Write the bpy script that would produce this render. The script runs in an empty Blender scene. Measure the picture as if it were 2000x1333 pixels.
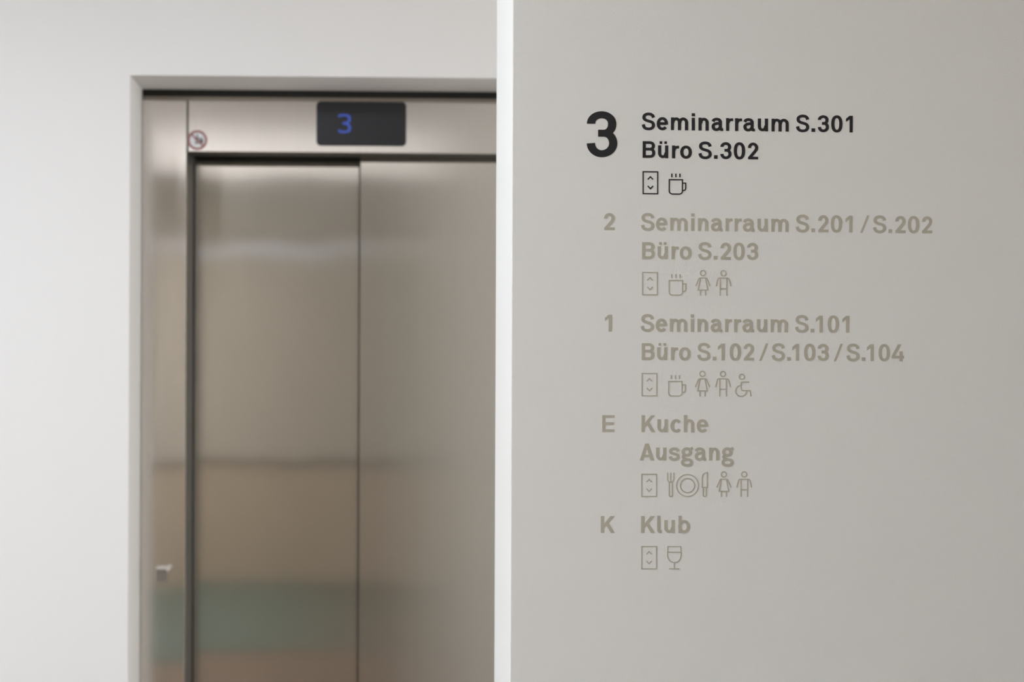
import bpy, bmesh, math
from mathutils import Vector, Matrix

# ------------------------------------------------------------------ camera
S = bpy.context.scene
COL = S.collection
F = 2778.0                       # focal length in pixels of the 2000 x 1333 frame (50 mm)
CX, CY = 803.0, 718.0
YAW, ROLL = math.atan(0.022), 0.004
R = Matrix.Rotation(-YAW, 3, 'Z') @ Matrix.Rotation(math.pi/2, 3, 'X') @ Matrix.Rotation(ROLL, 3, 'Z')
EYE = Vector((0, 0, 1.53))
cam_d = bpy.data.cameras.new('camera')
cam = bpy.data.objects.new('camera', cam_d)
COL.objects.link(cam)
cam.matrix_world = Matrix.Translation(EYE) @ R.to_4x4()
cam_d.sensor_width = 36
cam_d.lens = F / 2000 * 36
cam_d.shift_x = (1000 - CX) / 2000
cam_d.shift_y = (CY - 666.5) / 2000
cam_d.clip_start = 0.05
NEAR = 2.2                        # near wall plane
cam_d.dof.use_dof = True
cam_d.dof.focus_distance = NEAR
cam_d.dof.aperture_fstop = 3.6
S.camera = cam

# ------------------------------------------------------------------ world, lights, exposure
S.view_settings.view_transform = 'Standard'
S.view_settings.look = 'None'
S.view_settings.exposure = 0.12
S.view_settings.gamma = 1
S.view_settings.use_curve_mapping = False
w = bpy.data.worlds.new('world'); S.world = w; w.use_nodes = True
w.node_tree.nodes['Background'].inputs[0].default_value = (0.75, 0.85, 1.0, 1)
w.node_tree.nodes['Background'].inputs[1].default_value = 0.6

def area(name, loc, rot, sx, sy, power, col):
    d = bpy.data.lights.new(name, 'AREA'); d.shape = 'RECTANGLE'
    d.size, d.size_y, d.energy, d.color = sx, sy, power, col
    o = bpy.data.objects.new(name, d); COL.objects.link(o)
    o.location = loc; o.rotation_euler = rot
    return o
PI = math.pi
LIGHTS = [
 ('window_daylight', (-3.42, 1.5, 1.5), (0, -PI/2, 0), 2.1, 2.6, 9, (1.0, 0.98, 0.96)),
 ('ceiling_fill_up', (-0.7, -1.3, 2.22), (PI, 0, 0), 3.4, 1.6, 17.5, (0.93, 0.95, 1.0)),  # added fill, brightens the ceiling mirrored in the steel
 ('corridor_end_fill', (3.35, 3.03, 1.45), (0, PI/2, 0), 2.4, 0.85, 41, (1.0, 0.98, 0.98)),  # added fill with no window behind it, lights the left reveal
 ('overhead_fill_light', (-1.2, 1.95, 2.82), (0, 0, 0), 1.6, 0.5, 28, (0.84, 0.90, 1.0)),  # fill added overhead to lift the elevator wall
 ('overhead_fill_light', (-3.2, -0.7, 2.82), (0, 0, 0), 0.35, 1.8, 170, (0.93, 0.955, 1.0)),  # fill added for the near wall, placed clear of the steel's reflection
 ('overhead_fill_light', (0.9, 0.9, 2.82), (0, 0, 0), 1.2, 0.3, 5.5, (1.0, 0.9, 0.8)),  # weak warm fill added in front of the near wall
]
for L_ in LIGHTS: area(*L_)

# ------------------------------------------------------------------ helpers
def pix(u, v, Y):
    """the point on the plane y = Y seen at (u, v)"""
    d = R @ Vector(((u - CX) / F, -(v - CY) / F, -1))
    return EYE + d * (Y / d.y)
def X(u, Y, v=740): return pix(u, v, Y).x
def Z(v, Y, u=640): return pix(u, v, Y).z

def mat(name, col, rough=0.5, metal=0.0, emit=None, strength=1.0, bump=0.0, scale=200.0, spec=0.5):
    m = bpy.data.materials.new(name); m.use_nodes = True
    nt = m.node_tree; b = nt.nodes['Principled BSDF']
    b.inputs['Base Color'].default_value = (*col, 1)
    b.inputs['Roughness'].default_value = rough
    b.inputs['Metallic'].default_value = metal
    b.inputs['Specular IOR Level'].default_value = spec
    if emit:
        b.inputs['Emission Color'].default_value = (*emit, 1)
        b.inputs['Emission Strength'].default_value = strength
    if bump:
        tc = nt.nodes.new('ShaderNodeTexCoord'); n = nt.nodes.new('ShaderNodeTexNoise')
        n.inputs['Scale'].default_value = scale; n.inputs['Detail'].default_value = 3
        bp = nt.nodes.new('ShaderNodeBump'); bp.inputs['Strength'].default_value = bump
        bp.inputs['Distance'].default_value = 0.001
        nt.links.new(tc.outputs['Object'], n.inputs['Vector'])
        nt.links.new(n.outputs['Fac'], bp.inputs['Height'])
        nt.links.new(bp.outputs['Normal'], b.inputs['Normal'])
    return m

def steel(name, col, r, aniso=1.0, wave=0.0, seed=0.0, wscale=2.2, groove=0.00005):
    """vertically brushed stainless steel: reflections smear sideways"""
    m = mat(name, col, r, 1.0); nt = m.node_tree; b = nt.nodes['Principled BSDF']
    b.inputs['Anisotropic'].default_value = aniso
    t = nt.nodes.new('ShaderNodeCombineXYZ'); t.inputs[0].default_value = 1
    nt.links.new(t.outputs[0], b.inputs['Tangent'])
    tc = nt.nodes.new('ShaderNodeTexCoord')
    # brushed grain in the colour, faint
    mp = nt.nodes.new('ShaderNodeMapping'); mp.inputs['Scale'].default_value = (900, 900, 12)
    n1 = nt.nodes.new('ShaderNodeTexNoise'); n1.inputs['Scale'].default_value = 1; n1.inputs['Detail'].default_value = 2
    mx = nt.nodes.new('ShaderNodeMix'); mx.data_type = 'RGBA'
    mx.inputs[6].default_value = (*[c * 0.93 for c in col], 1); mx.inputs[7].default_value = (*[min(1, c * 1.07) for c in col], 1)
    nt.links.new(tc.outputs['Object'], mp.inputs['Vector']); nt.links.new(mp.outputs[0], n1.inputs['Vector'])
    nt.links.new(n1.outputs['Fac'], mx.inputs[0]); nt.links.new(mx.outputs[2], b.inputs['Base Color'])
    gr = nt.nodes.new('ShaderNodeMapping'); gr.inputs['Scale'].default_value = (1200, 40, 0.4)
    gn = nt.nodes.new('ShaderNodeTexNoise'); gn.inputs['Scale'].default_value = 1; gn.inputs['Detail'].default_value = 1
    gb = nt.nodes.new('ShaderNodeBump'); gb.inputs['Strength'].default_value = 1; gb.inputs['Distance'].default_value = groove
    nt.links.new(tc.outputs['Object'], gr.inputs['Vector']); nt.links.new(gr.outputs[0], gn.inputs['Vector'])
    nt.links.new(gn.outputs['Fac'], gb.inputs['Height']); nt.links.new(gb.outputs['Normal'], b.inputs['Normal'])
    if wave:
        mp2 = nt.nodes.new('ShaderNodeMapping'); mp2.inputs['Location'].default_value = (seed, seed, seed)
        mp2.inputs['Scale'].default_value = (1.6, 1, 0.8)
        n = nt.nodes.new('ShaderNodeTexNoise'); n.inputs['Scale'].default_value = wscale; n.inputs['Detail'].default_value = 1.5
        bp = nt.nodes.new('ShaderNodeBump'); bp.inputs['Strength'].default_value = 1; bp.inputs['Distance'].default_value = wave
        nt.links.new(tc.outputs['Object'], mp2.inputs['Vector']); nt.links.new(mp2.outputs[0], n.inputs['Vector'])
        nt.links.new(n.outputs['Fac'], bp.inputs['Height']); nt.links.new(bp.outputs['Normal'], gb.inputs['Normal'])
    return m

def add_box(bm, x0, x1, y0, y1, z0, z1):
    vs = [bm.verts.new((x, y, z)) for x in (x0, x1) for y in (y0, y1) for z in (z0, z1)]
    for q in ((0,1,3,2), (4,6,7,5), (0,4,5,1), (2,3,7,6), (0,2,6,4), (1,5,7,3)):
        bm.faces.new([vs[i] for i in q])

def link(name, bm, m, parent=None, bevel=0.0, smooth=False):
    if bevel:
        bmesh.ops.bevel(bm, geom=list(bm.edges), offset=bevel, segments=2, affect='EDGES', profile=0.5)
    bmesh.ops.recalc_face_normals(bm, faces=bm.faces)
    me = bpy.data.meshes.new(name); bm.to_mesh(me); bm.free()
    me.materials.append(m)
    if smooth:
        for p in me.polygons: p.use_smooth = True
    o = bpy.data.objects.new(name, me); COL.objects.link(o)
    if parent:
        o.parent = parent
        if parent.parent: o.location = -parent.parent.location * 0
    return o

def center(o, world_parent=Vector((0, 0, 0))):
    """moves the mesh origin to the middle of the mesh"""
    me = o.data
    lo = Vector([min(v.co[i] for v in me.vertices) for i in range(3)])
    hi = Vector([max(v.co[i] for v in me.vertices) for i in range(3)])
    c = (lo + hi) / 2
    me.transform(Matrix.Translation(-c)); o.location = c - world_parent
    return c

def boxes(name, bl, m, parent=None, bevel=0.0, po=None):
    bm = bmesh.new()
    for b in bl: add_box(bm, *b)
    o = link(name, bm, m, parent, bevel)
    center(o, po if po is not None else Vector((0, 0, 0)))
    return o

def struct(name, bl, m, bevel=0.0):
    bm = bmesh.new()
    for b in bl: add_box(bm, *b)
    o = link(name, bm, m, None, bevel); o['kind'] = 'structure'
    return o

def empty(name, loc, label, cat, group=None):
    o = bpy.data.objects.new(name, None); COL.objects.link(o)
    o.location = loc; o.empty_display_size = 0.05
    o['label'] = label; o['category'] = cat
    if group: o['group'] = group
    return o

# ------------------------------------------------------------------ planes and levels
WALL = 3.558                      # face of the elevator wall
HEAD = 3.734                      # face of the steel frame
RDOOR = 3.820                     # face of the front sliding panel
LDOOR = 3.868                     # face of the rear sliding panel
BACK = -2.4
CEIL = 2.85
LEFT, RIGHT = -3.5, 3.4
xo = X(251.7, WALL)               # left edge of the opening
xr = xo + 1.30                    # right edge of the opening, hidden by the near wall
zo = Z(149.7, WALL, 610)          # top edge of the opening
jx0 = xo                          # jamb
jx1 = X(362.8, HEAD)
hx0 = X(368, HEAD, 250)
zgap0 = Z(197.5, HEAD, 620)       # top of the steel frame
zhead = Z(298.2, HEAD, 620)       # underside of the header
doorx = X(702.5, RDOOR)
nx = X(998, NEAR)                 # free edge of the near wall
nback = NEAR * 1.135

# ------------------------------------------------------------------ materials
paint = mat('white_wall_paint', (0.80, 0.795, 0.78), 0.85, bump=0.10, scale=450, spec=0.25)
near_paint = mat('off_white_wall_paint', (0.775, 0.775, 0.748), 0.85, bump=0.4, scale=420, spec=0.25)
ceil_paint = mat('ceiling_paint', (0.82, 0.79, 0.76), 0.9)
tan_paint = mat('tan_wall_paint', (0.315, 0.28, 0.232), 0.9)
brown_panel = mat('brown_panel', (0.30, 0.242, 0.178), 0.7)
dark_trim = mat('dark_trim', (0.10, 0.085, 0.07), 0.6)
pale_trim = mat('pale_trim', (0.40, 0.40, 0.44), 0.6)
dark_band_m = mat('dark_band_paint', (0.20, 0.178, 0.145), 0.9)  # darker than the wall to offset the uplight on its top
floor_m = mat('wood_floor', (0.13, 0.092, 0.062), 0.55, bump=0.1, scale=30)
green_m = mat('green_carpet', (0.078, 0.096, 0.075), 0.95, bump=0.3, scale=300)
steel_door_l = steel('brushed_steel_rear_panel', (0.72, 0.69, 0.64), 0.115, 1.0, 0.0016, 3.1)
steel_door_r = steel('brushed_steel_front_panel', (0.68, 0.65, 0.60), 0.12, 1.0, 0.0009, 7.7)
steel_frame = steel('brushed_steel_frame', (0.72, 0.69, 0.655), 0.12, 1.0, 0.0002, 5.0)
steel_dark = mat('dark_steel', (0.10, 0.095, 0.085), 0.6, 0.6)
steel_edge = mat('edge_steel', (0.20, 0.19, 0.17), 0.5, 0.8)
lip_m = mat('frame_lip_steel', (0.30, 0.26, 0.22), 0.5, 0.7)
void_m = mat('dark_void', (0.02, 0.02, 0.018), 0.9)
black_glass = mat('black_display_glass', (0.020, 0.021, 0.024), 0.35, spec=0.4)
blue_m = mat('blue_led', (0.02, 0.04, 0.2), 0.5, emit=(0.045, 0.10, 0.52), strength=0.42)
white_st = mat('sticker_white', (0.72, 0.73, 0.74), 0.4)
red_st = mat('sticker_red', (0.30, 0.115, 0.11), 0.4)
dark_st = mat('sticker_dark', (0.09, 0.08, 0.09), 0.4)
chrome = mat('bright_metal', (0.88, 0.84, 0.79), 0.4, 0.35)
satin = mat('satin_grey_metal', (0.42, 0.40, 0.38), 0.4, 1.0)
black_vinyl = mat('black_vinyl', (0.020, 0.020, 0.023), 0.6, spec=0.3)
grey_vinyl = mat('taupe_vinyl', (0.455, 0.43, 0.355), 0.6, spec=0.3)
lamp_m = mat('lamp_diffuser', (0.8, 0.8, 0.8), 0.5, emit=(1, 0.93, 0.84), strength=3)
lamp_frame = mat('lamp_housing', (0.7, 0.7, 0.7), 0.4)
glass_frame = mat('window_frame_paint', (0.7, 0.7, 0.7), 0.4)

# ------------------------------------------------------------------ structure
T = 0.25
xs, xe = xo, xr
struct('wall_back', [(LEFT, xs, WALL, WALL + 0.62, 0, CEIL), (xe, RIGHT, WALL, WALL + 0.62, 0, CEIL),
                     (xs, xe, WALL, WALL + 0.62, zo, CEIL)], paint)
struct('wall_right', [(nx, RIGHT, NEAR, nback, 0, CEIL)], near_paint, bevel=0.0018)
struct('floor', [(LEFT - T, RIGHT + T, BACK - T, WALL + 1.0, -0.1, 0)], floor_m)
struct('ceiling', [(LEFT - T, RIGHT + T, BACK - T, WALL + 1.0, CEIL, CEIL + 0.1)], ceil_paint)
struct('wall_front', [(LEFT - T, RIGHT + T, BACK - T, BACK, 0, CEIL)], tan_paint)
struct('wall_far_right', [(RIGHT, RIGHT + T, BACK, WALL + 0.62, 0, CEIL)], paint)
WY0, WY1, WZ0, WZ1 = 0.15, 2.85, 0.42, 2.58
struct('wall_left', [(LEFT - T, LEFT, BACK, WY0, 0, CEIL), (LEFT - T, LEFT, WY1, WALL + 0.62, 0, CEIL),
                     (LEFT - T, LEFT, WY0, WY1, 0, WZ0), (LEFT - T, LEFT, WY0, WY1, WZ1, CEIL)], paint)
struct('trim_1', [(-1.4, -0.2, BACK, BACK + 0.03, 2.32, 2.41)], pale_trim)
struct('added_dark_band', [(LEFT, RIGHT, BACK, BACK + 0.04, 2.44, CEIL - 0.001)], dark_band_m)  # added band, darkens the overlit wall top in the steel's reflection
struct('trim_2', [(LEFT, RIGHT, BACK, BACK + 0.03, 0.84, 0.87)], dark_trim)
struct('trim_3', [(LEFT, RIGHT, BACK, BACK + 0.015, 0.0, 0.84)], brown_panel)
cp = boxes('carpet_inlay', [(-2.1, -0.25, BACK + 0.02, 0.12, 0, 0.006)], green_m)
cp.parent = bpy.data.objects['floor']
win = struct('window_1', [(LEFT - 0.2, LEFT - 0.14, WY0, WY1, WZ0, WZ0 + 0.06), (LEFT - 0.2, LEFT - 0.14, WY0, WY1, WZ1 - 0.06, WZ1),
                    (LEFT - 0.2, LEFT - 0.14, WY0, WY0 + 0.06, WZ0, WZ1), (LEFT - 0.2, LEFT - 0.14, WY1 - 0.06, WY1, WZ0, WZ1),
                    (LEFT - 0.2, LEFT - 0.14, 1.47, 1.53, WZ0, WZ1)], glass_frame)

# ------------------------------------------------------------------ elevator
ec = Vector(((xs + xe) / 2, HEAD, 0))
lift = empty('elevator', ec, 'closed stainless steel elevator set back in the white wall opening', 'elevator')
def epart(name, bl, m, parent=None, bevel=0.0, po=ec):
    return boxes(name, bl, m, parent or lift, bevel, po)
g = 0.0015
# steel frame: left jamb (front face and the return running back to the door), right jamb, header
epart('jamb', [(jx0 + g, jx1, HEAD, HEAD + 0.25, 0.001, zgap0)], steel_frame, bevel=0.0012)
rj0 = xe - (jx1 - jx0)
epart('jamb', [(rj0, xe - g, HEAD, HEAD + 0.25, 0.001, zgap0)], steel_frame, bevel=0.0012)
hd = epart('header_panel', [(hx0, rj0 - 0.004, HEAD, HEAD + 0.008, zhead, zgap0)], steel_frame, bevel=0.0012)
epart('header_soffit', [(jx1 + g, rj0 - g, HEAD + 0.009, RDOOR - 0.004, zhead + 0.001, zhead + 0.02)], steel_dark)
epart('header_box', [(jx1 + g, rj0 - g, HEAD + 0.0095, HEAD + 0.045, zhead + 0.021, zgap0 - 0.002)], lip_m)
epart('frame_lip', [(jx0 + g, xe - g, HEAD + 0.002, HEAD + 0.03, zgap0 + 0.0005, zgap0 + 0.0095)], lip_m)
epart('shadow_gap', [(jx0 + g, xe - g, HEAD + 0.004, HEAD + 0.03, zgap0 + 0.010, zo - 0.001)], void_m)
# dark facing on the return of the left jamb
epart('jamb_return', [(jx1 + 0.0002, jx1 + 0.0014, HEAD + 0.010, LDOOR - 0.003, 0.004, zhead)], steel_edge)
# sliding panels
zt = zhead + 0.06
dl = epart('door_panel', [(jx1 - 0.0 + 0.004, doorx + 0.05, LDOOR, LDOOR + 0.04, 0.006, zt)], steel_door_l, bevel=0.0025)
dl['label'] = 'rear sliding door panel on the left'
dr = epart('door_panel', [(doorx, rj0 - 0.004, RDOOR, RDOOR + 0.04, 0.006, zt)], steel_door_r)
dr['label'] = 'front sliding door panel on the right'
epart('door_track', [(jx1 + g, rj0 - g, LDOOR + 0.05, LDOOR + 0.06, 0.0, zt + 0.05)], void_m)
epart('door_edge_shade', [(doorx - 0.004, doorx - 0.0003, RDOOR + 0.012, LDOOR - 0.002, 0.006, zt)], void_m)  # dark strip put in for the shade behind the front panel's edge
epart('sill', [(jx1 + g, rj0 - g, HEAD + 0.0, LDOOR + 0.049, 0.0005, 0.005)], satin)

def rounded_plate(bm, x0, x1, z0, z1, yf, yb, r, n=6):
    pts = []
    for cx, cz, a0 in ((x1 - r, z1 - r, 0), (x0 + r, z1 - r, 90), (x0 + r, z0 + r, 180), (x1 - r, z0 + r, 270)):
        for k in range(n + 1):
            a = math.radians(a0 + 90 * k / n)
            pts.append((cx + r * math.cos(a), cz + r * math.sin(a)))
    prism(bm, pts, yf, yb)

def prism(bm, pts, yf, yb):
    """a flat outline in x and z, given depth from yf (front) to yb"""
    a = [bm.verts.new((p[0], yf, p[1])) for p in pts]
    b = [bm.verts.new((p[0], yb, p[1])) for p in pts]
    bm.faces.new(a); bm.faces.new(b[::-1])
    n = len(pts)
    for i in range(n):
        bm.faces.new((a[i], b[i], b[(i + 1) % n], a[(i + 1) % n]))

# floor display let into the header
bm = bmesh.new()
p0 = pix(618, 284.5, HEAD); p1 = pix(793.5, 200, HEAD)
rounded_plate(bm, p0.x, p1.x, p0.z, p1.z, HEAD - 0.004, HEAD - 0.0005, 0.011)
disp = link('floor_display', bm, black_glass, lift); dispc = center(disp, ec)

# ------------------------------------------------------------------ strokes and lettering
def ell(cx, cy, rx, ry, a0, a1, n=None, p=2.0):
    n = n or max(3, int(abs(a1 - a0) / 9))
    out = []
    for k in range(n + 1):
        a = math.radians(a0 + (a1 - a0) * k / n)
        c, s = math.cos(a), math.sin(a)
        out.append((cx + rx * math.copysign(abs(c) ** (2 / p), c), cy + ry * math.copysign(abs(s) ** (2 / p), s)))
    return out
def spline(P, n=5):
    out = []
    for i in range(len(P) - 1):
        p0 = P[i - 1] if i else (2 * P[0][0] - P[1][0], 2 * P[0][1] - P[1][1])
        p1, p2 = P[i], P[i + 1]
        p3 = P[i + 2] if i + 2 < len(P) else (2 * P[-1][0] - P[-2][0], 2 * P[-1][1] - P[-2][1])
        for k in range(n):
            t = k / n
            out.append(tuple(0.5 * (2 * p1[j] + (p2[j] - p0[j]) * t + (2 * p0[j] - 5 * p1[j] + 4 * p2[j] - p3[j]) * t * t
                             + (3 * p1[j] - p0[j] - 3 * p2[j] + p3[j]) * t ** 3) for j in (0, 1)))
    out.append(P[-1])
    return out
def clean(P):
    out = [P[0]]
    for q in P[1:]:
        if math.hypot(q[0] - out[-1][0], q[1] - out[-1][1]) > 1e-3: out.append(q)
    return out
def ribbon(P, hx, hy, closed=False):
    """outline pairs of a pen hx wide on upright strokes, hy on level ones"""
    P = clean(P)
    if closed and math.hypot(P[0][0] - P[-1][0], P[0][1] - P[-1][1]) < 1e-2: P = P[:-1]
    n = len(P); L, Rr = [], []
    for i in range(n):
        a = P[i - 1] if (closed or i) else None
        b = P[(i + 1) % n] if (closed or i < n - 1) else None
        def unit(p, q):
            d = math.hypot(q[0] - p[0], q[1] - p[1]) or 1; return ((q[0] - p[0]) / d, (q[1] - p[1]) / d)
        d1 = unit(a, P[i]) if a else None; d2 = unit(P[i], b) if b else None
        if d1 is None: d1 = d2
        if d2 is None: d2 = d1
        n1, n2 = (-d1[1], d1[0]), (-d2[1], d2[0])
        mx_, my_ = n1[0] + n2[0], n1[1] + n2[1]; ml = math.hypot(mx_, my_) or 1
        mx_, my_ = mx_ / ml, my_ / ml
        k = 1 / max(0.5, mx_ * n1[0] + my_ * n1[1])
        hw = (hx * mx_ * mx_ + hy * my_ * my_) * k
        L.append((P[i][0] + mx_ * hw, P[i][1] + my_ * hw)); Rr.append((P[i][0] - mx_ * hw, P[i][1] - my_ * hw))
    return L, Rr

V = 20.0; H = 17.0
def st(P, closed=False): return ('s', P, closed)
def rect(x0, x1, y0, y1): return ('p', [(x0, y0), (x1, y0), (x1, y1), (x0, y1)])
def poly(*P): return ('p', list(P))
def mv(items, dx, dy=0): return [(i[0], [(x + dx, y + dy) for x, y in i[1]], *i[2:]) for i in items]
def sc(P, sx, sy, oy=0): return [(x * sx, y * sy + oy) for x, y in P]
S_path = [(143, 150), (135, 174), (113, 190), (84, 195), (54, 190), (33, 176), (26, 154), (33, 132), (54, 117), (86, 107),
          (116, 98), (137, 82), (144, 58), (137, 34), (115, 17), (84, 11), (50, 17), (28, 36), (18, 66)]
arch = ell(70, 92, 37, 47, 155, 0) + [(107, 0)]
G = {}
G['S'] = (164, [st(spline(S_path, 4))])
G['s'] = (134, [st(spline(sc(S_path, 0.81, 0.71, 3.5), 4))])
G['e'] = (139, [st([(24, 79), (119, 79)]), st([(119.5, 68)] + ell(69.5, 77, 50, 64, 0, 322, p=2.15))])
G['c'] = (132, [st(ell(69.5, 77, 50, 64, 38, 322, p=2.15))])
G['o'] = (143, [st(ell(71.5, 77, 52, 64, 0, 360, 44, p=2.15), True)])
G['n'] = (127, [rect(0, 40, 0, 157), st([(20, 84)] + ell(68, 94, 39, 46, 172, 0) + [(107, 0)])])
G['m'] = (213, [rect(0, 38, 0, 157), st([(20, 84)] + ell(65, 94, 41, 46, 168, 0) + [(106, 0)]),
                st([(106, 84)] + ell(152, 94, 41.5, 46, 168, 0) + [(193.5, 0)])])
G['i'] = (40, [rect(0, 40, 0, 155), rect(0, 40, 174, 211)])
G['r'] = (87, [rect(0, 40, 0, 157), st(spline([(21, 88), (32, 118), (54, 135), (87, 138)], 4))])
G['u'] = (127, [rect(87, 127, 0, 157), st([(107, 73)] + ell(59, 63, 39, 46, -8, -180) + [(20, 157)])])
G['ü'] = (127, G['u'][1] + [rect(19, 51, 174, 207), rect(78, 110, 174, 207)])
G['a'] = (143, [st(spline([(17, 112), (28, 131), (46, 140), (66, 142), (92, 135), (106, 116), (108, 96)], 4) + [(108, 44)]
                   + spline([(108, 40), (112, 20), (124, 14), (143, 15)], 4)[1:]),
                st(spline([(108, 92), (70, 90), (40, 82), (22, 66), (20, 46), (31, 22), (56, 13), (82, 18), (101, 36), (108, 56)], 4))])
G['h'] = (127, [rect(0, 40, 0, 209)] + G['n'][1][1:])
G['b'] = (140, [rect(0, 38, 0, 209), st(ell(68, 77, 52, 63, 0, 360, 44, p=2.1), True)])
G['l'] = (58, [st([(20, 209), (20, 48)] + spline([(20, 44), (23, 24), (36, 15), (58, 15)], 4)[1:])])
G['g'] = (150, [st(ell(70, 103, 45, 41, 0, 360, 40), True), st([(96, 128), (122, 140), (144, 153)]),
                st(spline([(48, 66), (33, 58), (27, 43), (36, 28), (52, 20), (70, 17)], 4)),
                st(ell(74, -24, 56, 35, 0, 360, 40, p=2.3), True)])
G['B'] = (157, [rect(0, 40, 0, 205), st([(20, 188), (84, 188)] + ell(88, 148, 45, 40, 90, -90, p=2.2) + [(20, 108)]),
                st([(20, 108), (88, 108)] + ell(90, 62.5, 47, 45.5, 90, -90, p=2.2) + [(20, 17)])])
G['E'] = (148, [rect(0, 40, 0, 205), rect(0, 148, 0, 33), rect(0, 138, 88, 120), rect(0, 148, 172, 205)])
G['K'] = (168, [rect(0, 40, 0, 205), poly((40, 54), (164, 205), (116, 205), (40, 112)), poly((62, 97), (121, 0), (169, 0), (90, 126))])
G['A'] = (178, [poly((0, 0), (43, 0), (111, 205), (67, 205)), poly((178, 0), (135, 0), (67, 205), (111, 205)), rect(34, 144, 39, 70)])
G['0'] = (140, [st(ell(70, 102.5, 50, 89, 0, 360, 48, p=2.35), True)])
G['1'] = (85, [rect(45, 85, 0, 205), poly((45, 205), (0, 168), (0, 128), (45, 161))])
G['2'] = (127, [st(ell(64, 143, 44, 47, 184, -4) + spline([(107.5, 139), (103, 122), (92, 104), (24, 22)], 4)), rect(2, 127, 0, 33)])
G['3'] = (136, [st([(18.5, 149)] + ell(66, 151, 47.5, 39, 180, 90) + ell(66, 151, 46.5, 39, 90, 0)[1:] + ell(76, 147, 36.5, 40, 0, -90)[1:] + [(50, 107)]),
                st([(50, 107), (76, 107)] + ell(78, 62, 39.5, 45, 90, 0) + ell(66, 62, 51.5, 47, 0, -90)[1:] + ell(66, 62, 48, 47, -90, -180)[1:])])
G['4'] = (153, [poly((78, 205), (119, 205), (41, 62), (0, 62)), rect(0, 153, 34, 66), rect(97, 135, 0, 120)])
G['.'] = (45, [rect(0, 45, 0, 45)])
G['/'] = (110, [poly((0, -3), (27, -3), (110, 209), (83, 209))])
SB = {'S': (10, 10), 's': (10, 10), 'e': (11, 14), 'm': (22, 22), 'i': (22, 22), 'n': (22, 22), 'a': (14, 13), 'r': (22, 3), 'u': (22, 22), 'ü': (22, 24),
      'o': (12, 14), 'c': (12, 8), 'h': (22, 20), 'b': (22, 12), 'l': (22, 6), 'g': (8, 4), 'B': (22, 11), 'E': (22, 10), 'K': (22, 3), 'A': (2, 2),
      '0': (15, 15), '1': (28, 47), '2': (20, 15), '3': (16, 14), '4': (8, 8), '.': (18, 19), '/': (50, 38)}

KERN = {('.', '1'): -28}

def letter_mesh(bm, items, fn, thick, pen=1.0):
    """fn(x, y) -> (world x, world z); every stroke a thin prism, each a hair deeper than the last"""
    for k, it in enumerate(items):
        lift_ = thick + k * 0.000015
        if it[0] == 'p':
            poly_prism(bm, [fn(*p) for p in it[1]], lift_)
        else:
            L, Rr = ribbon(it[1], V * pen, H * pen, it[2])
            L = [fn(*p) for p in L]; Rr = [fn(*p) for p in Rr]
            strip(bm, L, Rr, it[2], lift_)
Y0 = [NEAR]
def poly_prism(bm, P, t): prism(bm, P, Y0[0] - t, Y0[0] - 0.00002)
def strip(bm, L, Rr, closed, t):
    yf, yb = Y0[0] - t, Y0[0] - 0.00002
    a = [bm.verts.new((p[0], yf, p[1])) for p in L]; b = [bm.verts.new((p[0], yf, p[1])) for p in Rr]
    c = [bm.verts.new((p[0], yb, p[1])) for p in L]; d = [bm.verts.new((p[0], yb, p[1])) for p in Rr]
    n = len(L)
    for i in range(n if closed else n - 1):
        j = (i + 1) % n
        bm.faces.new((a[i], a[j], b[j], b[i])); bm.faces.new((c[i], d[i], d[j], c[j]))
        bm.faces.new((a[i], c[i], c[j], a[j])); bm.faces.new((b[i], b[j], d[j], d[i]))
    if not closed:
        bm.faces.new((a[0], b[0], d[0], c[0])); bm.faces.new((a[-1], c[-1], d[-1], b[-1]))

NAMES = {'.': 'full_stop', '/': 'slash'}
def text_line(name, text, pl, pr, m, label, group, cap=33.0, cat='lettering', pen=1.0):
    """text laid on the near wall from point pl to pr (baseline ends); cap height in the same measure"""
    pos, x, prev = [], 0.0, None
    for ch in text:
        if ch == ' ':
            x += 59; prev = None; continue
        lsb, rsb = SB[ch]
        if prev is None and not pos: lsb = 0
        x += lsb + KERN.get((prev, ch), 0)
        pos.append((ch, x)); x += G[ch][0] + rsb
        prev = ch
    total = pos[-1][1] + G[pos[-1][0]][0]
    a, b = pix(*pl, NEAR), pix(*pr, NEAR)
    ux = (b - a) / total
    upz = (pix(pl[0], pl[1] - cap, NEAR) - a).length / 205
    root = empty(name, ((a.x + b.x) / 2, NEAR, min(a.z, b.z)), label, cat, group)
    for ch, x0 in pos:
        bm = bmesh.new()
        def fn(x, y): return (a.x + ux.x * (x0 + x), a.z + ux.z * (x0 + x) + upz * y)
        letter_mesh(bm, G[ch][1], fn, 0.0004, pen)
        o = link(NAMES.get(ch, 'digit' if ch.isdigit() else 'letter'), bm, m, root)
        center(o, root.location)
    return root

# display digit, glowing blue
Y0[0] = HEAD - 0.004
bm = bmesh.new()
a, b = pix(659, 260.5, HEAD - 0.004), pix(685.5, 222.5, HEAD - 0.004)
seg = [st([(12, 176), (30, 190), (66, 192), (100, 188), (116, 172), (117, 136), (104, 118), (80, 108), (50, 104)]),
       st([(50, 104), (80, 103), (106, 92), (119, 72), (118, 36), (102, 19), (66, 14), (30, 17), (12, 34)])]
letter_mesh(bm, seg, lambda x, y: (a.x + (b.x - a.x) * x / 132, a.z + (b.z - a.z) * y / 206), 0.0004, 0.66)
o = link('lit_digit', bm, blue_m, disp); center(o, dispc)
o['label'] = 'blue glowing digit 3'

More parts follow.
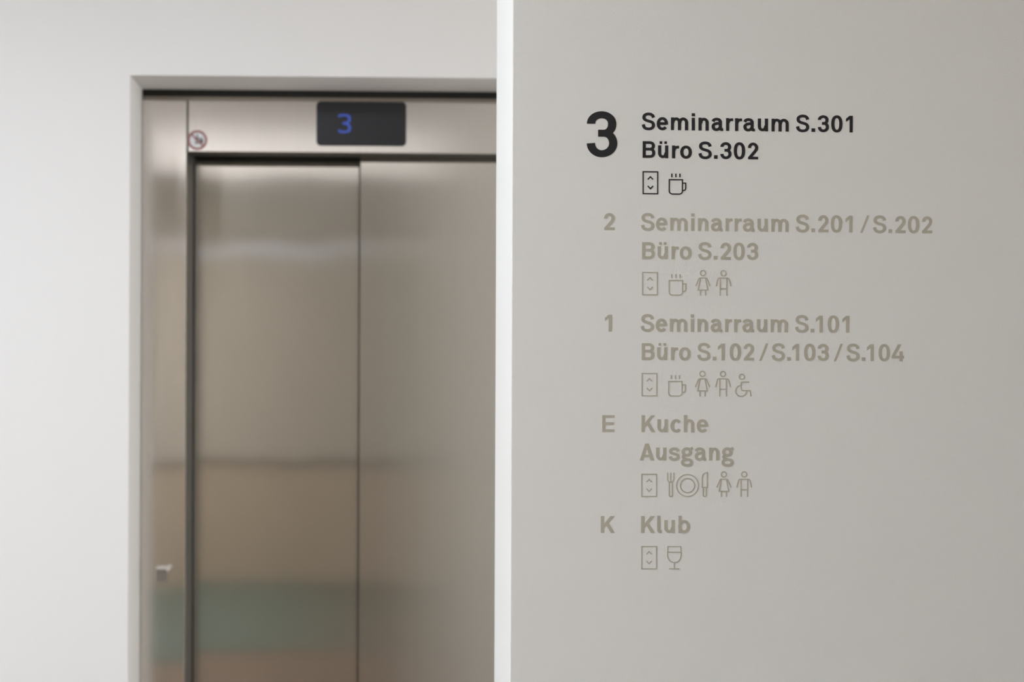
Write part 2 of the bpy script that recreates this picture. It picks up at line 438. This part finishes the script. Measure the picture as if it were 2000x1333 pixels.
# round prohibition sticker on the header
Y0[0] = HEAD
sc_ = pix(385.5, 274, HEAD); sr = 0.0262
stk = empty('warning_sticker', sc_, 'small round red-ringed prohibition sticker at lower left of steel header', 'sticker')
def disc(name, r0, r1, t, m, n=40):
    bm = bmesh.new()
    L = [(sc_.x + r1 * math.cos(2 * PI * k / n), sc_.z + r1 * math.sin(2 * PI * k / n)) for k in range(n)]
    if r0 == 0: prism(bm, L, HEAD - t, HEAD - 0.00005)
    else:
        Q = [(sc_.x + r0 * math.cos(2 * PI * k / n), sc_.z + r0 * math.sin(2 * PI * k / n)) for k in range(n)]
        strip(bm, L, Q, True, t)
    o = link(name, bm, m, stk); center(o, sc_); return o
disc('backing_disc', 0, sr * 1.02, 0.0003, white_st)
disc('red_ring', sr * 0.75, sr, 0.0006, red_st)
bm = bmesh.new()
for k, (pts, cl) in enumerate([([(-.02, .33), (-.02, -.02)], 0), ([(-.02, .05), (-.20, -.38)], 0), ([(-.02, .05), (.08, -.10), (.06, -.38)], 0),
                  ([(-.05, .25), (-.24, .02)], 0), ([(0, .25), (.2, .12), (.30, .2)], 0)]):
    L, Q = ribbon([(sc_.x + p[0] * sr, sc_.z + p[1] * sr) for p in spline(pts, 3)] if len(pts) > 2 else [(sc_.x + p[0] * sr, sc_.z + p[1] * sr) for p in pts], sr * .075, sr * .075)
    strip(bm, L, Q, False, 0.0005 + k * 1e-5)
prism(bm, [(sc_.x + sr * (-.02 + .11 * math.cos(PI * k / 8)), sc_.z + sr * (.47 + .11 * math.sin(PI * k / 8))) for k in range(16)], HEAD - 0.0005, HEAD - 0.0001)
o = link('running_figure', bm, dark_st, stk); center(o, sc_)
bm = bmesh.new()
prism(bm, [(sc_.x + sr * x, sc_.z + sr * z) for x, z in ((.22, -.34), (.46, -.36), (.62, -.14), (.52, .12), (.44, .36), (.36, .10), (.26, .02), (.18, -.14))], HEAD - 0.0005, HEAD - 0.0001)
o = link('flame', bm, dark_st, stk); center(o, sc_)
bm = bmesh.new()
L, Q = ribbon([(sc_.x - sr * .60, sc_.z + sr * .60), (sc_.x + sr * .60, sc_.z - sr * .60)], sr * .10, sr * .10)
strip(bm, L, Q, False, 0.0007)
o = link('red_slash', bm, red_st, stk); center(o, sc_)

# small latch on the left jamb: square plate under a round-ended bar
c0 = pix(315, 1120, HEAD)
la = empty('latch', Vector((c0.x, HEAD, c0.z)), 'small bright metal latch with square plate on the left steel jamb', 'latch')
lc = la.location.copy()
p0, p1 = pix(306, 1135.5, HEAD), pix(327, 1113, HEAD)
boxes('plate', [(p0.x, p1.x, HEAD - 0.006, HEAD - 0.0002, p0.z, p1.z)], satin, la, 0.001, lc)
b0, b1 = pix(304, 1111, HEAD - 0.02), pix(330.5, 1111, HEAD - 0.02)
bm = bmesh.new()
n = 20; rad = 0.0055; rings = []
prof = [(b0.x, rad * .5), (b0.x + 0.003, rad * .85), (b1.x - 0.006, rad * .9), (b1.x - 0.0045, rad * 1.25), (b1.x - 0.001, rad * 1.25), (b1.x + 0.0012, rad * .9)]
for (xx, rr) in prof:
    rings.append([bm.verts.new((xx, HEAD - 0.012 + rr * math.cos(2 * PI * k / n), b0.z + rr * math.sin(2 * PI * k / n))) for k in range(n)])
for i in range(len(rings) - 1):
    for k in range(n): bm.faces.new((rings[i][k], rings[i][(k + 1) % n], rings[i + 1][(k + 1) % n], rings[i + 1][k]))
bm.faces.new(rings[0]); bm.faces.new(rings[-1][::-1])
o = link('bar', bm, chrome, la, smooth=True); center(o, lc)
bm = bmesh.new()
prism(bm, [(b1.x - 0.003 + 0.0064 * math.cos(2 * PI * k / 20), b0.z + 0.0064 * math.sin(2 * PI * k / 20)) for k in range(20)], HEAD - 0.021, HEAD - 0.014)
o = link('screw_head', bm, chrome, la); center(o, lc)
boxes('bar_foot', [(b0.x + 0.006, b0.x + 0.016, HEAD - 0.008, HEAD - 0.0002, b0.z - 0.003, b0.z + 0.003)], chrome, la, 0, lc)

# ------------------------------------------------------------------ directory on the near wall
Y0[0] = NEAR
def text_px(text, pl, xr_, yr, *a, **k): return text_line('wall_lettering', text, pl, (xr_, yr), *a, **k)
g1 = 'black lettering lines for the third floor'
g2 = 'taupe lettering lines for the other floors'
gm = 'taupe floor marks in the left column'
text_line('floor_number', '3', (1146, 306.8), (1205.6, 307.3), black_vinyl, 'large bold black digit 3 at the top left of the wall directory', None, cap=89.3, cat='floor number', pen=0.93)
text_px('Seminarraum S.301', (1253.4, 253.6), 1665.4, 258.9, black_vinyl, 'black lettering line reading Seminarraum S.301, topmost on the wall', g1, cap=32.6)
text_px('Büro S.302', (1255.0, 308.5), 1480.6, 311.7, black_vinyl, 'black lettering line reading Büro S.302', g1, cap=32.6)
text_px('Seminarraum S.201 / S.202'.replace(' / ', '/'), (1251.8, 450.3), 1820.5, 456.0, grey_vinyl, 'taupe lettering line reading Seminarraum S.201 / S.202', g2)
text_px('Büro S.203', (1253.8, 506.2), 1480.5, 508.1, grey_vinyl, 'taupe lettering line reading Büro S.203', g2)
text_px('Seminarraum S.101', (1251.3, 647.8), 1658.4, 650.2, grey_vinyl, 'taupe lettering line reading Seminarraum S.101', g2)
text_px('Büro S.102/S.103/S.104', (1253.2, 703.7), 1765.2, 706.0, grey_vinyl, 'taupe lettering line reading Büro S.102 / S.103 / S.104', g2)
text_px('Kuche', (1252.7, 844.6), 1383.0, 844.8, grey_vinyl, 'taupe lettering line reading Kuche', g2)
text_px('Ausgang', (1249.3, 899.9), 1432.9, 900.1, grey_vinyl, 'taupe lettering line reading Ausgang', g2)
text_px('Klub', (1251.8, 1041.6), 1347.6, 1041.6, grey_vinyl, 'taupe lettering line reading Klub, lowest line of words', g2)
text_line('floor_number', '2', (1179.6, 449.6), (1200.5, 449.8), grey_vinyl, 'taupe curved digit two in the left column, under the big black digit', gm, cat='floor number')
text_line('floor_number', '1', (1181.3, 648.0), (1195.0, 648.1), grey_vinyl, 'taupe narrow digit one in the left column, above the letter E', gm, cat='floor number')
text_line('floor_letter', 'E', (1176.2, 844.3), (1200.0, 844.4), grey_vinyl, 'taupe capital letter E left of the word Kuche', gm, cat='floor letter')
text_line('floor_letter', 'K', (1173.3, 1041.5), (1200.5, 1041.5), grey_vinyl, 'taupe capital letter K standing alone left of the word Klub', gm, cat='floor letter')

# pictograms; measures in picture pixels from the lower left corner of the row's elevator frame
def circ(cx, cy, r, n=32): return (ell(cx, cy, r, r, 0, 360, n), True)
W0, H0 = 28.4, 42.9
def elevator_sign():
    return [('frame', [([(0, 0), (W0, 0), (W0, H0), (0, H0), (0, 0)], True)]),
            ('arrow', [([(9.0, 27.9), (14.1, 33.2), (19.4, 27.9)], False)]),
            ('arrow', [([(9.0, 15.2), (14.1, 9.8), (19.4, 15.2)], False)])]
def cup_sign():
    return [('cup', [([(51.1, 27.8)] + ell(57.3, 5.8, 6.2, 6.0, 180, 270) + ell(70.7, 5.8, 6.2, 6.0, 270, 360) + [(76.9, 27.8), (51.1, 27.8)], True)]),
            ('handle', [([(76.9, 21.4), (83.3, 21.4), (83.3, 11.6)] + spline([(83.3, 11.4), (82.2, 8.2), (80.0, 7.2), (76.9, 7.2)], 4)[1:], False)])] + \
           [('steam_line', [([(x, 39.9), (x, 32.6)], False)]) for x in (56.1, 64.0, 71.9)]
def woman_sign(c):
    return [('head', [circ(c, 42.6, 5.0)]),
            ('body', [([(c - 13.8, 17.4), (c - 8.6, 29.5)] + spline([(c - 8.6, 29.5), (c - 7.3, 32.2), (c - 4.6, 33.2)], 4) + [(c + 4.6, 33.2)]
                       + spline([(c + 4.6, 33.2), (c + 7.3, 32.2), (c + 8.6, 29.5)], 4) + [(c + 13.8, 17.4)], False)]),
            ('dress', [([(c - 4.9, 32.6), (c - 9.3, 10.0), (c + 9.3, 10.0), (c + 4.9, 32.6)], False)]),
            ('leg', [([(c - 4.9, 9.4), (c - 4.9, -0.6)], False)]), ('leg', [([(c + 4.9, 9.4), (c + 4.9, -0.6)], False)])]
def man_sign(c):
    return [('head', [circ(c, 42.6, 5.0)]),
            ('body', [([(c - 14.3, 17.4), (c - 11.3, 29.0)] + spline([(c - 11.3, 29.0), (c - 10.0, 32.3), (c - 7.4, 33.2)], 4) + [(c + 7.4, 33.2)]
                       + spline([(c + 7.4, 33.2), (c + 10.0, 32.3), (c + 11.3, 29.0)], 4) + [(c + 14.3, 17.4)], False)]),
            ('leg', [([(c - 6.3, 32.6), (c - 6.3, -0.6)], False)]), ('leg', [([(c + 6.3, 32.6), (c + 6.3, -0.6)], False)]),
            ('hip_line', [([(c - 6.3, 13.0), (c + 6.3, 13.0)], False)])]
def wheelchair_sign():
    return [('head', [circ(194.9, 37.9, 5.0)]),
            ('body', [([(209.3, 27.7), (196.4, 27.7)] + spline([(196.4, 27.7), (194.2, 26.9), (193.4, 24.6), (193.5, 15.6), (194.7, 12.0), (198.2, 10.8)], 4)
                       + [(211.2, 10.8), (212.8, -0.3)], False)]),
            ('wheel', [(ell(193.5, 10.2, 10.6, 10.6, 98, 363, 30), False)])]
def fork_sign():
    return [('tine', [([(50.4, 46.8), (50.4, 35.5)] + spline([(50.4, 35.5), (51.0, 31.6), (53.2, 28.6), (56.5, 27.6)], 4)[1:], False)]),
            ('tine', [([(62.6, 46.8), (62.6, 35.5)] + spline([(62.6, 35.5), (62.0, 31.6), (59.8, 28.6), (56.5, 27.6)], 4)[1:], False)]),
            ('tine', [([(56.5, 46.8), (56.5, 27.8)], False)]),
            ('handle', [([(53.5, 28.2), (53.5, 3.2)] + ell(56.5, 3.0, 3.0, 3.2, 180, 360) + [(59.5, 28.2)], False)])]
def plate_sign():
    return [('rim', [circ(89.4, 21.5, 21.4, 56)]), ('well', [circ(89.4, 21.5, 13.9, 44)])]
def knife_sign():
    return [('blade', [([(118.2, 17.8), (118.2, 36.0)] + spline([(118.2, 36.0), (119.2, 41.2), (122.2, 45.0), (128.0, 47.0)], 5)[1:] + [(128.0, 17.8), (118.2, 17.8)], True)]),
            ('handle', [([(120.0, 17.8), (120.0, 3.2)] + ell(123.1, 3.0, 3.1, 3.2, 180, 360) + [(126.2, 17.8)], False)])]
def glass_sign():
    return [('bowl', [([(51.1, 43.4), (50.3, 26.7)] + spline([(50.3, 26.7), (52.2, 19.6), (56.6, 14.4), (63.7, 12.4), (70.8, 14.4), (75.2, 19.6), (77.1, 26.7)], 5)[1:]
                       + [(76.3, 43.4), (51.1, 43.4)], True)]),
            ('wine_level', [([(50.9, 32.7), (76.5, 32.7)], False)]),
            ('stem', [([(63.7, 12.4), (63.7, 0)], False)]), ('foot', [([(53.6, 0), (73.6, 0)], False)])]

def sign(name, parts, ox, oy, slope, s, m, hw, label, group):
    xs_ = [p[0] for _, L_ in parts for P, c in L_ for p in P]; ys_ = [p[1] for _, L_ in parts for P, c in L_ for p in P]
    def P3(x, y): return pix(ox + x * s, oy - y * s + slope * x, NEAR)
    root = empty(name, P3((min(xs_) + max(xs_)) / 2, min(ys_)), label, 'pictogram', group)
    for k, (nm, L_) in enumerate(parts):
        bm = bmesh.new()
        for P, closed in L_:
            A, B = ribbon(P, hw, hw, closed)
            A = [(q.x, q.z) for q in (P3(*p) for p in A)]; B = [(q.x, q.z) for q in (P3(*p) for p in B)]
            strip(bm, A, B, closed, 0.0004 + k * 0.000015)
        o = link(nm, bm, m, root); center(o, root.location)
rows = [
 (1256.1, 378.5, .010, 0.998, black_vinyl, 1.22, 'in the black pictogram row at the top', 'black pictograms of the third floor', 'EC'),
 (1254.9, 576.0, .008, 1.015, grey_vinyl, 1.08, 'in the upper taupe row of four pictograms', 'taupe pictograms of the second floor', 'ECwm'),
 (1253.9, 773.5, .004, 1.015, grey_vinyl, 1.08, 'in the middle taupe row that ends in the wheelchair', 'taupe pictograms of the first floor', 'ECwmR'),
 (1253.3, 970.4, .000, 1.015, grey_vinyl, 1.08, 'in the row under the word Ausgang', 'taupe pictograms of the ground floor', 'EFPNwm'),
 (1253.3, 1111.8, .000, 1.015, grey_vinyl, 1.08, 'in the lowest row under Klub', 'taupe pictograms of the basement', 'EG')]
for ox, oy, sl, s, m, hw, where, grp, kinds in rows:
    col = 'black' if m is black_vinyl else 'taupe'
    for kd in kinds:
        if kd == 'E': sign('elevator_pictogram', elevator_sign(), ox, oy, sl, s, m, hw, f'{col} elevator sign with two arrowheads {where}', grp)
        if kd == 'C': sign('cup_pictogram', cup_sign(), ox, oy, sl, s, m, hw, f'{col} outline steaming cup sign {where}', grp)
        if kd == 'w': sign('woman_pictogram', woman_sign(158.0 if 'F' in kinds else 116.2), ox, oy, sl, s, m, hw, f'{col} outline woman in a dress {where}', grp)
        if kd == 'm': sign('man_pictogram', man_sign(197.2 if 'F' in kinds else 155.7), ox, oy, sl, s, m, hw, f'{col} outline standing man sign {where}', grp)
        if kd == 'R': sign('wheelchair_pictogram', wheelchair_sign(), ox, oy, sl, s * .985, m, hw, f'{col} outline wheelchair user sign at the right end of its row', grp)
        if kd == 'F': sign('fork_pictogram', fork_sign(), ox, oy, sl, s * .985, m, hw, f'{col} outline fork sign left of the plate {where}', grp)
        if kd == 'P': sign('plate_pictogram', plate_sign(), ox, oy, sl, s * .985, m, hw, f'{col} round plate sign of two rings {where}', grp)
        if kd == 'N': sign('knife_pictogram', knife_sign(), ox, oy, sl, s * .985, m, hw, f'{col} outline knife sign right of the plate {where}', grp)
        if kd == 'G': sign('wine_glass_pictogram', glass_sign(), ox, oy, sl, s * .985, m, hw, f'{col} outline wine glass sign {where}', grp)
